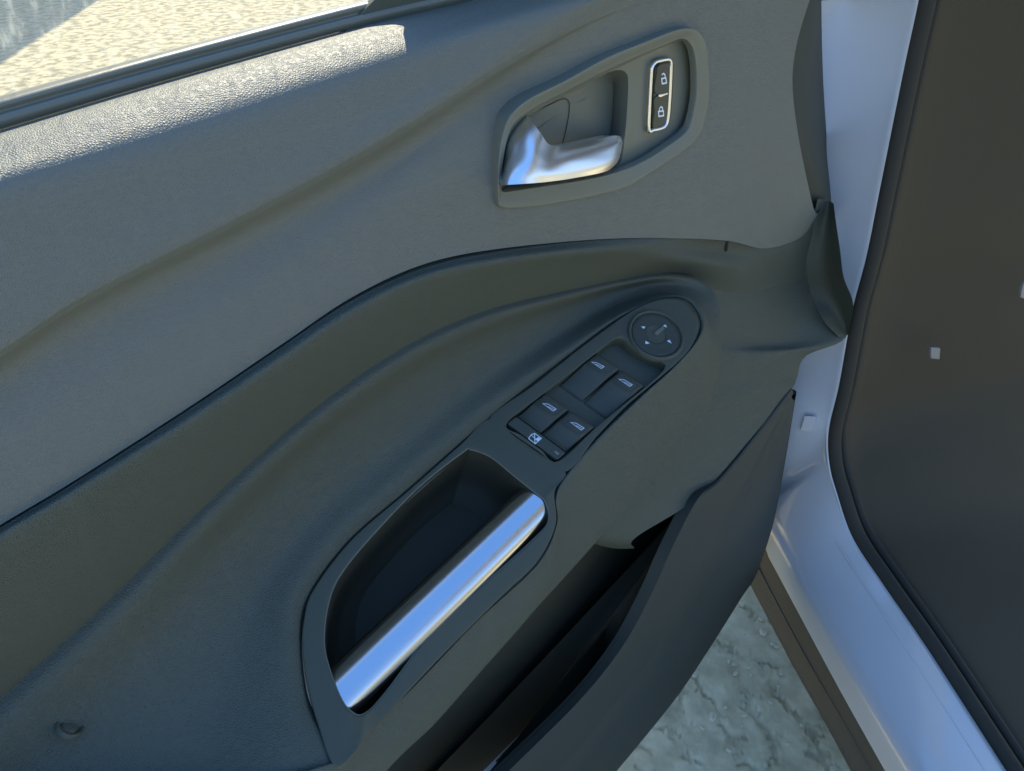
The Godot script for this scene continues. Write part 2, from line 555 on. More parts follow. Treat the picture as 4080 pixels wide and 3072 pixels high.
func handle_set(d: Node3D) -> void:
	var outer := [V(302.4, 962.9, 51.5), V(302.3, 980.9, 51.5), V(304.6, 998.2, 51.5), V(309.6, 1009.6, 51.5), V(316, 1014.6, 51.5), V(329.3, 1019, 51.5), V(360.3, 1023.3, 51.5), V(399.1, 1029.7, 51.5), V(441.7, 1033, 51.5), V(467.9, 1034.6, 51.5), V(484.9, 1033.5, 51.5), V(497.4, 1029.5, 51.5), V(508.6, 1020.3, 51.5), V(516.6, 1004.2, 51.5), V(523.4, 981.5, 51.5), V(522.3, 961.1, 51.5), V(516.6, 951.3, 51.5), V(494.5, 943.7, 51.5), V(457.7, 938.6, 51.5), V(429.8, 935.5, 51.5), V(389.6, 940.1, 51.5), V(341.4, 948.7, 51.5), V(314.2, 955.4, 51.5), V(304.9, 959.2, 51.5)]
	var inner := [V(307.2, 970, 54.5), V(307.5, 978.8, 54.5), V(310.2, 991.9, 54.5), V(314.4, 1002.6, 54.5), V(319.8, 1007.2, 54.5), V(330.3, 1011.2, 54.5), V(359.5, 1015.6, 54.5), V(400.5, 1021.3, 54.5), V(442.9, 1025.1, 54.5), V(466.8, 1026.7, 54.5), V(479.3, 1026.9, 54.5), V(487.2, 1024.7, 54.5), V(495.8, 1018, 54.5), V(502.8, 1005.5, 54.5), V(508.5, 985.1, 54.5), V(507.5, 967.3, 54.5), V(501.8, 958.3, 54.5), V(480.7, 953, 54.5), V(448.5, 948.6, 54.5), V(417.5, 949.3, 54.5), V(383.7, 953.6, 54.5), V(337.9, 961.7, 54.5), V(315.4, 965.7, 54.5), V(309, 967.3, 54.5)]
	var st := begin()
	loft(st, [moved(outer, Vector3(0, 0, -0.006)), moved(between(outer, inner, 0.03), Vector3(0, 0, 0.0028)), moved(between(outer, inner, 0.14), Vector3(0, 0, 0.0042)), between(outer, inner, 0.85), moved(between(outer, inner, 1.0), Vector3(0, 0, -0.0012)), moved(between(outer, inner, 1.02), Vector3(0, 0, -0.006))], 160, 4, true, true)
	obj("handle_surround", st, M.bezel, d)
	# the dished floor: shallow under the lock switch, a deep finger well behind the lever
	var fl := [V(318.4, 964.2, 43.5), V(318.9, 972.7, 43.5), V(321.8, 985.8, 43.5), V(326.4, 996.7, 43.5), V(332, 1001.3, 43.5), V(342.9, 1005.4, 43.5), V(372.7, 1009.9, 43.5), V(415.2, 1015.6, 43.5), V(457.9, 1019.7, 43.5), V(481.8, 1021.4, 43.5), V(494.8, 1021.5, 43.5), V(501.9, 1019.1, 43.5), V(508, 1012.6, 43.5), V(511.6, 1002, 43.5), V(515.7, 982.3, 43.5), V(514.9, 965.5, 43.5), V(509.1, 957.7, 43.5), V(491.4, 952.6, 43.5), V(461.1, 946.5, 43.5), V(430.3, 944.8, 43.5), V(396.3, 948.1, 43.5), V(349.6, 956, 43.5), V(326.6, 960, 43.5), V(320, 961.8, 43.5)]
	var wall := begin()
	loft(wall, [moved(between(outer, inner, 1.0), Vector3(0, 0, -0.002)), moved(between(inner, fl, 0.25), Vector3(0, 0, -0.005)), moved(between(inner, fl, 0.75), Vector3(0, 0, -0.001)), fl], 160, 4, true, true)
	var well := [V(321.5, 963.5, 42.5), V(322.1, 971.5, 42.5), V(324.5, 984.6, 42.5), V(328.9, 994.9, 42.5), V(334.6, 999.8, 42.5), V(345.1, 1003.6, 42.5), V(375.6, 1008.6, 42.5), V(393.9, 1011.2, 42.5), V(415.4, 1014.3, 42.5), V(429.2, 1013.7, 42.5), V(436.9, 1009.6, 42.5), V(439.1, 1003.7, 42.5), V(440.1, 994, 42.5), V(440.6, 984.1, 42.5), V(440.8, 975.7, 42.5), V(440.6, 967.2, 42.5), V(440.3, 956.9, 42.5), V(438.7, 948.5, 42.5), V(432.8, 946.1, 42.5), V(423.3, 946, 42.5), V(396.8, 948.9, 42.5), V(350.7, 956.6, 42.5), V(328.5, 960.5, 42.5), V(323.1, 961.9, 42.5)]
	loft(wall, [fl, moved(between(fl, well, 0.5), Vector3(0, 0, 0.0)), well], 160, 3, true, true, Vector3(0, 0.3, 1), PackedVector2Array(), true)
	var deep := between(well, [V(351.2, 960.8, 26.5), V(351.2, 964.9, 26.5), V(352.3, 972.6, 26.5), V(355.5, 980.6, 26.5), V(359.9, 984.2, 26.5), V(369, 986, 26.5), V(396.9, 993.2, 26.5), V(412.8, 994.7, 26.5), V(428.9, 998.6, 26.5), V(440.6, 998.8, 26.5), V(446.3, 996, 26.5), V(448.9, 991.4, 26.5), V(449.2, 983.8, 26.5), V(449.4, 977, 26.5), V(449.6, 970.1, 26.5), V(449.1, 963.2, 26.5), V(447.1, 956.6, 26.5), V(445, 950.8, 26.5), V(439.7, 948.6, 26.5), V(432.8, 948.5, 26.5), V(412.6, 950.3, 26.5), V(374.7, 955.2, 26.5), V(360.5, 957.4, 26.5), V(353.5, 959.3, 26.5)], 1.0)
	var cup := begin()
	loft(cup, [well, moved(between(well, deep, 0.12), Vector3(0, 0, -0.006)), moved(between(well, deep, 0.5), Vector3(0, 0, -0.008)), deep], 120, 5, true, true)
	cap(cup, curve(deep, 120, true, true), Vector3(0, 0, 1))
	obj("handle_recess", wall, M.bezel, d)
	obj("finger_well", cup, M.bezel, d)
	var seam := begin()
	tube(seam, curve([V(362.5, 997.6, 27), V(377.2, 998.7, 27), V(388.8, 999.7, 27), V(393.5, 999, 27), V(396.7, 996.5, 27), V(397.3, 990.1, 27), V(395.8, 982.4, 27), V(393.8, 974.7, 27), V(391.9, 970.2, 27)], 30), 0.00025, false, 6)
	obj("cover_seam", seam, M.gap, d)
	# the pull lever
	var lever := begin()
	var k := [
		[V(316.5, 966.6, 44.5), V(321.6, 975.7, 40.5), V(328.8, 987.2, 36.5), V(336.6, 995.9, 34.5), V(346.6, 1000.3, 34.5)],
		[V(300.6, 976, 61.5), V(308.4, 983.6, 55.5), V(318.6, 992.7, 48.5), V(330.3, 999.2, 42.5), V(341.4, 1002.6, 40.5)],
		[V(302.4, 977.9, 68.5), V(307.9, 985.1, 64.5), V(318.9, 991.7, 56.5), V(328, 999, 51.5), V(339, 1003.7, 45.5)],
		[V(311.3, 977.1, 72.5), V(314.3, 982.8, 70.5), V(320.6, 988, 66.5), V(329.1, 993.3, 61.5), V(337.1, 996.5, 57.5)],
		[V(329.1, 973.2, 72.5), V(329.9, 978.1, 71.5), V(334.4, 982.5, 67.5), V(340.4, 986.3, 62.5), V(344.4, 988.3, 59.5)],
		[V(352.4, 968.6, 71.5), V(353.2, 973, 70.5), V(356.2, 978.3, 67.5), V(361.6, 981.7, 62.5), V(368.4, 982.2, 56.5)],
		[V(388.4, 961.8, 67.5), V(390.2, 966.2, 67.5), V(394.5, 970.8, 64.5), V(399.8, 975, 60.5), V(407.3, 977.4, 54.5)],
		[V(407.4, 960.1, 61.5), V(409.4, 964.5, 61.5), V(412.7, 968.6, 59.5), V(416.7, 972.3, 56.5), V(420.6, 974.1, 51.5)],
		[V(428.2, 955.5, 48.5), V(429.5, 959.4, 48.5), V(430.2, 963.5, 48.5), V(430.1, 967, 48.5), V(436, 967.5, 42.5)],
		[V(443.9, 948.1, 36.5), V(445, 952.5, 36.5), V(445.7, 956.7, 36.5), V(445.6, 960.3, 36.5), V(443.4, 964.1, 36.5)]]
	loft(lever, k, 36, 8)
	var bottom: Array = []
	var top: Array = []
	for row in k:
		bottom.append(row[0])
		top.append(row[4])
	loft(lever, [bottom, moved(bottom, Vector3(0.008, 0.001, -0.016))], 60, 3, false, true, Vector3(0, -1, 0))
	loft(lever, [top, moved(top, Vector3(0.001, -0.003, -0.012))], 60, 3, false, true, Vector3(0, 1, 0))
	var lv := obj("door_lever", lever, M.chrome, d)
	lv.set_meta("label", "polished silver inside door lever")
	# the lock switch
	var rim := curve([V(464.7, 966.2, 45.5), V(462.6, 980, 45.5), V(460.3, 1005.1, 45.5), V(460.5, 1010.6, 45.5), V(464.2, 1013.1, 45.5), V(470.8, 1013.1, 45.5), V(478.7, 1012.4, 45.5), V(482, 1010.4, 45.5), V(483.6, 1004.9, 45.5), V(486.4, 983.4, 45.5), V(487.1, 969.4, 45.5), V(485, 965, 45.5), V(480.1, 964.1, 45.5), V(469.9, 965, 45.5)], 90, true)
	var sw := begin()
	slab(sw, curve([V(471, 964.2, 41.5), V(468.9, 977.7, 41.5), V(466.4, 1003.2, 41.5), V(466.8, 1008.4, 41.5), V(470.3, 1010.9, 41.5), V(476.7, 1011, 41.5), V(484.4, 1010.4, 41.5), V(487.3, 1008.6, 41.5), V(489, 1003.2, 41.5), V(491.8, 981.5, 41.5), V(492.4, 967.5, 41.5), V(490.2, 963.4, 41.5), V(485.5, 962.4, 41.5), V(475.6, 963.1, 41.5)], 60, true), Vector3(0, 0, 1), 0.0032, 0.0004)
	var lk := obj("lock_switch", sw, M.key, d)
	var ch := begin()
	tube(ch, rim, 0.0014, true, 10)
	obj("chrome_rim", ch, M.chrome, lk)
	for q in [[V(467.8, 991.6, 44), V(467.1, 1005.2, 44), V(468.2, 1009.8, 44), V(474.1, 1010.3, 44), V(480.6, 1009.8, 44), V(482.4, 1008.5, 44), V(483.4, 1004.6, 44), V(484.9, 989, 44)], [V(470.2, 966.3, 44), V(469.2, 978.2, 44), V(468.2, 988.6, 44), V(485.1, 986.4, 44), V(485.9, 978.1, 44), V(486, 970.2, 44), V(484.6, 966.8, 44), V(480.6, 965.7, 44)]]:
		var b := begin()
		slab(b, curve(q, 40, true), Vector3(0, 0, 1), 0.0016, 0.0004)
		obj("lock_button", b, M.key, lk)
	var bar := begin()
	slab(bar, PackedVector3Array([V(471.2, 988.9, 45.5), V(471.8, 989.8, 45.5), V(478.4, 989.3, 45.5), V(482.5, 989.1, 45.5), V(483, 988, 45.5), V(477.9, 987.9, 45.5), V(474.3, 987.6, 45.5)]), Vector3(0, 0, 1), 0.0008, 0.0003)
	obj("silver_divider", bar, M.chrome, lk)
	var ic := begin()
	var z := Vector3(0, 0, 1)
	stroke(ic, [V(473.5, 1000.4, 45.7), V(478.5, 1000.1, 45.7), V(480, 996.3, 45.7), V(474.9, 996.7, 45.7)], 0.0011, z, 0.0, true)
	stroke(ic, [V(477.7, 1000.2, 45.7), V(476.9, 1002.3, 45.7), V(475.3, 1003.6, 45.7), V(473.6, 1003.6, 45.7), V(473.4, 1002.7, 45.7)], 0.0010, z, 0.0001)
	obj("unlock_symbol", ic, M.print, lk)
	ic = begin()
	stroke(ic, [V(474.1, 977.5, 45.7), V(480.2, 976.6, 45.7), V(481.2, 973, 45.7), V(475.3, 973.8, 45.7)], 0.0011, z, 0.0, true)
	stroke(ic, [V(475, 977.3, 45.7), V(474.8, 979.5, 45.7), V(475.9, 980.4, 45.7), V(477.8, 979.8, 45.7), V(478.7, 978.6, 45.7), V(479.3, 976.7, 45.7)], 0.0010, z, 0.0001)
	obj("lock_symbol", ic, M.print, lk)

func middle_trim(d: Node3D) -> void:
	var b0 := [V(-26.5, 899.3, 51.5), V(7, 904.7, 51.5), V(37.2, 908.8, 51.5), V(94.8, 919, 51.5), V(148, 930.2, 51.5), V(192.6, 939.3, 51.5), V(241, 940.7, 51.5), V(295.7, 931.6, 51.5), V(385, 909.1, 51.5), V(469.7, 883.1, 52), V(578.5, 846.1, 57), V(672, 805.6, 53.5), V(740.1, 797.6, 59), V(769.1, 815.1, 63)]
	var b1 := [V(-27.1, 900.1, 55.5), V(6.1, 905.5, 55.5), V(36, 909.5, 55.5), V(93, 919.4, 55.5), V(145.7, 930.4, 55.5), V(189.7, 939.2, 55.5), V(237.7, 940.5, 55.5), V(291.9, 931.5, 55.5), V(380.5, 908.9, 55.5), V(462.9, 883.6, 57), V(586.3, 838.2, 53.5), V(670.7, 801.9, 55), V(737.8, 794.6, 62), V(769.7, 812.1, 64)]
	var b1b := [V(-30.4, 895.1, 61), V(3, 901.6, 61), V(32.7, 905.6, 61), V(89, 914.9, 61), V(141.3, 925.5, 61), V(185.1, 934.4, 61), V(232.9, 937.4, 61), V(286.6, 929.1, 61), V(374.3, 906.2, 61), V(461.4, 877.3, 59), V(589.4, 827.8, 53.5), V(672.6, 792.4, 56), V(738.5, 782.1, 62), V(775.1, 797.2, 64)]
	var b2 := [V(-47.2, 847.5, 51), V(-11.5, 853.8, 51), V(21.6, 861, 51), V(71.9, 877.9, 51), V(127, 893.9, 51), V(188, 907.4, 51), V(238.8, 913.7, 51), V(295.5, 909.5, 51), V(387.4, 886.9, 51), V(469, 864.2, 55), V(584.1, 816.6, 59), V(694.4, 765.6, 54), V(747, 753.5, 60), V(784.7, 760.9, 64)]
	var b3 := [V(-71.4, 777.5, 34), V(-28.9, 792, 34), V(-4.2, 799.4, 34), V(36.5, 815.1, 34), V(81, 834.9, 34), V(131, 854.5, 34), V(177.4, 869, 34), V(230.6, 878.2, 34), V(289.3, 877.8, 34), V(357.1, 865.4, 34), V(433.2, 850.2, 38), V(526.5, 826.3, 42), V(611.2, 777.6, 49), V(725.8, 725.9, 56), V(806.6, 715.4, 66)]
	var b4 := [V(-72.7, 772.4, 31), V(-29.8, 787, 31), V(-4.8, 794.5, 31), V(36.3, 810.3, 31), V(81.2, 830.3, 31), V(131.7, 850, 31), V(178.7, 864.6, 31), V(232.5, 873.7, 31), V(291.8, 873.2, 31), V(360.3, 860.5, 31), V(438.7, 843.9, 34), V(529.9, 816.7, 41), V(613.7, 763.9, 50), V(727.4, 713.2, 58), V(821.8, 688.5, 68)]
	var st := begin()
	loft(st, longer([moved(b0, Vector3(0, 0.001, -0.012)), b0, b1, b1b, b2, b3, b4]), 280, 10)
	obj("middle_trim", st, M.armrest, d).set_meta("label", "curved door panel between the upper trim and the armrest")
	st = begin()
	loft(st, [
		[V(519.4, 834.4, 36), V(617.7, 792.8, 42), V(722.6, 751.3, 52), V(830.3, 720, 70)],
		[V(521.5, 816.7, 42), V(611.9, 769.9, 50), V(716.1, 723.7, 62), V(815.7, 694.5, 84)],
		[V(520.5, 768.1, 55), V(606.6, 729.8, 61), V(712.2, 683.5, 79), V(791.2, 671.2, 118)],
		[V(512.9, 753.7, 60), V(594.9, 718.1, 68), V(672.1, 688.6, 84), V(740.4, 659.9, 98)],
		[V(504.8, 742.1, 65), V(580, 699.8, 73), V(656.5, 665.9, 87), V(731.7, 634.8, 98)],
		[V(493.2, 729.8, 70), V(567.1, 689.1, 78), V(635.3, 659, 90), V(725.5, 619, 97)],
		[V(468.4, 714.3, 75), V(520.4, 676, 85), V(588.1, 636.4, 96), V(634, 613.1, 106)],
		[V(420.1, 681.5, 80), V(456.3, 653.8, 92), V(488.1, 626.9, 102), V(522.6, 602.2, 112)],
		[V(372.4, 652.4, 80), V(384.4, 640.6, 92), V(409.6, 621.3, 100), V(427.2, 612.3, 106)],
		[V(399.2, 604.7, 60), V(412.9, 585.7, 70), V(434.3, 569.9, 80), V(451.8, 563.9, 90)]], 60, 6)
	# the dark face that turns away to the hinge side
	loft(st, [[V(747.7, 834.2, 64), V(757.3, 789, 62), V(763, 759.6, 62), V(779.7, 717.9, 68), V(766.6, 695.9, 96), V(779.2, 674.9, 114)], [V(774.3, 825.2, 64), V(768.1, 794.5, 73), V(771.5, 762.7, 79), V(782.9, 725.3, 90), V(787.1, 694.8, 107), V(794.4, 671.2, 117)], [V(764.4, 827.4, 75), V(749.4, 816, 88), V(748.6, 789.3, 100), V(747.2, 762.1, 112), V(756.2, 732.5, 126), V(788.2, 677.3, 120)]], 40, 6, false, false, Vector3(0.6, 0, 1))
	obj("hinge_side_trim", st, M.armrest, d)

func armrest(d: Node3D) -> void:
	var o := [V(-70.9, 778.6, 34), V(-14, 797, 34), V(36.7, 815.7, 34), V(81.1, 835.6, 34), V(121.5, 851.4, 34), V(157.3, 863.6, 34), V(198.2, 873.3, 34), V(249.4, 878.9, 34), V(310.7, 874.9, 34), V(382.4, 860.2, 34), V(458.9, 843.6, 37), V(519.3, 827.6, 42), V(556.2, 811.4, 56), V(557.9, 794.9, 75), V(543.4, 769.6, 92), V(529, 726.2, 102), V(483.3, 708.7, 108), V(421.8, 691.3, 113), V(354.9, 682.2, 118), V(312.4, 676.3, 121), V(275.1, 673.3, 124), V(243, 672, 127), V(196, 661.9, 130), V(160, 655.2, 132), V(127.6, 654.8, 133), V(53.1, 637.8, 135), V(-26.7, 700.8, 130), V(-86.3, 773.1, 90)]
	var i := [V(87.2, 717.1, 138.6), V(90.1, 723.1, 126.6), V(94, 733.3, 105.7), V(112.6, 750.7, 75.3), V(130.7, 760.1, 62.4), V(167.7, 771.2, 54.2), V(215.1, 780.9, 53.6), V(267.5, 792, 52.3), V(319.1, 802.5, 51.8), V(378.3, 813.6, 53.5), V(438.7, 824.3, 56.5), V(483.2, 828, 68.1), V(496.4, 824.8, 81), V(490.6, 816.2, 97.7), V(473.1, 808.6, 106.9), V(438.4, 800.3, 109.7), V(399, 792.8, 109), V(349.2, 782.5, 109.7), V(307.8, 772.4, 113.7), V(293.2, 766.8, 119.7), V(284.8, 755.2, 129.3), V(259.4, 740.4, 136), V(204.8, 729.3, 134.1), V(152, 719.1, 135.7), V(113.8, 714.1, 137.3), V(95.7, 714.1, 141.7), V(90.9, 716.2, 142.3), V(88.3, 716.4, 140.6)]
	o.append(o[0] + Vector3(-0.2, -0.06, 0.0))
	i.append(i[27].lerp(i[0], 0.5))
	# how far the lip beside the plate stands up, and how hollow the scoop beside the door is, along the ring
	var lip := PackedFloat32Array([-1, -1, -1, -1, -1, -1, -1, -1, -1, -1, -0.5, 0.5, 2, 4, 6, 7, 7, 7, 6, 4, 2, 0, 0, 0, 0, 0, 0, 0, 0])
	var a: Array = []
	var b: Array = []
	var c: Array = []
	var e: Array = []
	var o2: Array = []
	var bead: Array = []
	var out_dir := Vector3(0, -0.55, 0.85)
	for k in o.size():
		var up := clampf((k - 10.0) / 4.0, 0.0, 1.0) * (1.0 - clampf((k - 24.0) / 3.0, 0.0, 1.0))         # 0 beside the door, 1 on the seat's side
		var n := PN.normalized()
		a.append(o[k].lerp(i[k], 0.30) + (Vector3(0, -0.008, -0.012) * (1.0 - up) + (n * 0.0 + out_dir * 0.007) * up))
		b.append(o[k].lerp(i[k], 0.62) + (Vector3(0, -0.010, -0.012) * (1.0 - up) + (n * 0.004 + out_dir * 0.005) * up))
		c.append(o[k].lerp(i[k], 0.86) + (Vector3(0, -0.0015, -0.001) * (1.0 - up) + n * 0.001 * (lip[k] + 1.5) * up))
		e.append(o[k].lerp(i[k], 0.97) + n * 0.001 * lip[k] * 0.5)
		bead.append(o[k].lerp(i[k], 0.06) + Vector3(0, -0.002, 0.0035) * (1.0 - up) + out_dir * 0.003 * up)
		o2.append(o[k] + (Vector3(0, 0.001, -0.004) * (1.0 - up) + Vector3(0, -0.003, -0.014) * up))
	var tucked: Array = []
	for q in i:
		var mid_line := L(clampf((q - PO).dot(PU.normalized()) * 1000.0 - 8.0, -200.0, 180.0), 32.0, 0.0)
		tucked.append(q.lerp(mid_line, 0.12) - PN.normalized() * 0.006)
	var st := begin()
	loft(st, [moved(o2, Vector3(0, 0, -0.02)), o2, o, bead, a, b, c, e, moved(i, -PN.normalized() * 0.003), tucked], 280, 6, true, true)
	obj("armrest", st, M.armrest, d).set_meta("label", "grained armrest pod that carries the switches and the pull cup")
	var sp := V(-9.8, 763.8, 55)
	sp.z = 0.0
	for k in 5:
		sp.z = maxf(sp.z, height_at(d.get_node("armrest").mesh, sp.x + 0.0007 * (k - 2), sp.y + 0.0003 * (k - 2)) + 0.0006)
	st = begin()
	var am: Mesh = d.get_node("armrest").mesh
	var sn := Vector3(height_at(am, sp.x - 0.0061, sp.y) - height_at(am, sp.x + 0.0063, sp.y), height_at(am, sp.x, sp.y - 0.0061) - height_at(am, sp.x, sp.y + 0.0063), 0.0124).normalized()
	var sa := sn.cross(Vector3.UP).normalized()
	var sb := sn.cross(sa)
	var rings: Array = []
	for q in [[9.5, -2.0], [9.0, 0.2], [8.2, 0.5], [7.2, 0.3], [6.6, -1.0], [6.0, -1.2], [5.2, -0.2], [3.5, 0.2], [0.01, 0.3]]:
		var line := PackedVector3Array()
		for k in 41:
			var f := TAU * k / 40
			line.append(sp + (sa * cos(f) + sb * sin(f)) * float(q[0]) * 0.0008 + sn * float(q[1]) * 0.001)
		rings.append(line)
	sheet(st, rings, Vector3(0, 0, 1))
	obj("screw_cover", st, M.plastic, d)
	# bezel round the pull cup
	var po := [V(295.3, 797.9, 51.4), V(265.9, 791.5, 52.7), V(215.6, 780.9, 54), V(168.1, 771.1, 54.5), V(131.3, 760.1, 62.6), V(116.7, 752.9, 72.1), V(107.1, 745.9, 83.5), V(97.7, 736.4, 100.4), V(89.7, 725.1, 122), V(85, 715, 142.3), V(99, 716.9, 144.4), V(120.5, 714.9, 138.5), V(170.7, 722.1, 134.8), V(224.2, 732.9, 134.5), V(258.9, 740.7, 135.2), V(282.9, 754.7, 129.7), V(295.9, 768.9, 116.3), V(312.5, 774.1, 112.1), V(306.7, 782.4, 91), V(301, 790.3, 70.9)]
	var pi := [V(269.4, 789, 59.9), V(263.6, 788.9, 57.5), V(223.7, 781.4, 56.5), V(176.8, 769.9, 61.1), V(148.4, 761.7, 66.7), V(132.6, 754.6, 75.4), V(119.4, 745.9, 88.8), V(113.3, 739.2, 101.1), V(108.9, 731, 117.4), V(108.9, 726.8, 126.8), V(114.3, 722.4, 131.4), V(130.5, 721.1, 129.2), V(176.9, 732.4, 122.3), V(224.9, 741.5, 123.4), V(262.2, 749.4, 124.9), V(279.8, 757.1, 125.5), V(285.5, 766.4, 117.2), V(284.7, 769.5, 109.9), V(280.7, 777.2, 91.1), V(276.7, 785, 72)]
	var n := PN.normalized()
	st = begin()
	loft(st, [moved(po, -n * 0.004), moved(between(po, pi, 0.04), n * 0.0006), moved(between(po, pi, 0.12), n * 0.0012), moved(between(po, pi, 0.9), n * 0.0012), moved(between(po, pi, 0.985), n * 0.0006), moved(pi, -n * 0.002)], 200, 3, true, true, PN)
	obj("pull_cup_bezel", st, M.plastic, d)
	st = begin()
	tube(st, curve(moved(pi, n * 0.0003), 200, true, true), 0.0005, true, 6)
	obj("bezel_edge", st, M.bezel, d)
	# the cup
	var mid := L(-105, 42, 0)
	var floor_loop: Array = []
	var side_loop: Array = []
	for q in pi:
		floor_loop.append(mid + (q - mid) * 0.75 - n * 0.06)
		side_loop.append(mid + (q - mid) * 0.96 - n * 0.045)
	st = begin()
	loft(st, [moved(pi, -n * 0.0015), side_loop, floor_loop], 160, 5, true, true, PN)
	cap(st, curve(floor_loop, 160, true, true), n)
	obj("pull_cup", st, M.pocket, d)
	# the silver bar along the seat's side of the cup
	st = begin()
	var grid: Array = []
	for k in 41:
		var u := lerpf(-199.0, -8.0, k / 40.0)
		var v := lerpf(69.0, 57.5, k / 40.0)
		var line := PackedVector3Array()
		for j in 49:
			var f := PI * (-0.4 + 1.7 * j / 48.0)
			line.append(L(u - 0.2 * v, v, -0.5) + -PW.normalized() * cos(f) * 0.0155 + n * (sin(f) - 1.0) * 0.0115)
		grid.append(line)
	sheet(st, grid, PN)
	obj("pull_bar", st, M.silver, d).set_meta("label", "satin silver pull bar along the cup")

# how far a part of the door stands out at a place on the door
func height_at(mesh: Mesh, x: float, y: float) -> float:
	var best := 0.0
	var f := mesh.get_faces()
	for k in range(0, f.size(), 3):
		if minf(f[k].x, minf(f[k + 1].x, f[k + 2].x)) > x or maxf(f[k].x, maxf(f[k + 1].x, f[k + 2].x)) < x:
			continue
		var hit = Geometry3D.segment_intersects_triangle(Vector3(x, y, 0.3), Vector3(x, y, -0.1), f[k], f[k + 1], f[k + 2])
		if hit != null:
			best = maxf(best, hit.z)
	return best

func rect(u0: float, u1: float, v0: float, v1: float, h: float, r: float) -> PackedVector3Array:
	var out := PackedVector3Array()
	for q in [[u1 - r, v1 - r, 0], [u0 + r, v1 - r, 1], [u0 + r, v0 + r, 2], [u1 - r, v0 + r, 3]]:
		for k in 6:
			var a: float = PI / 2 * (q[2] + k / 5.0)
			out.append(L(q[0] + cos(a) * r, q[1] + sin(a) * r, h))
	return out

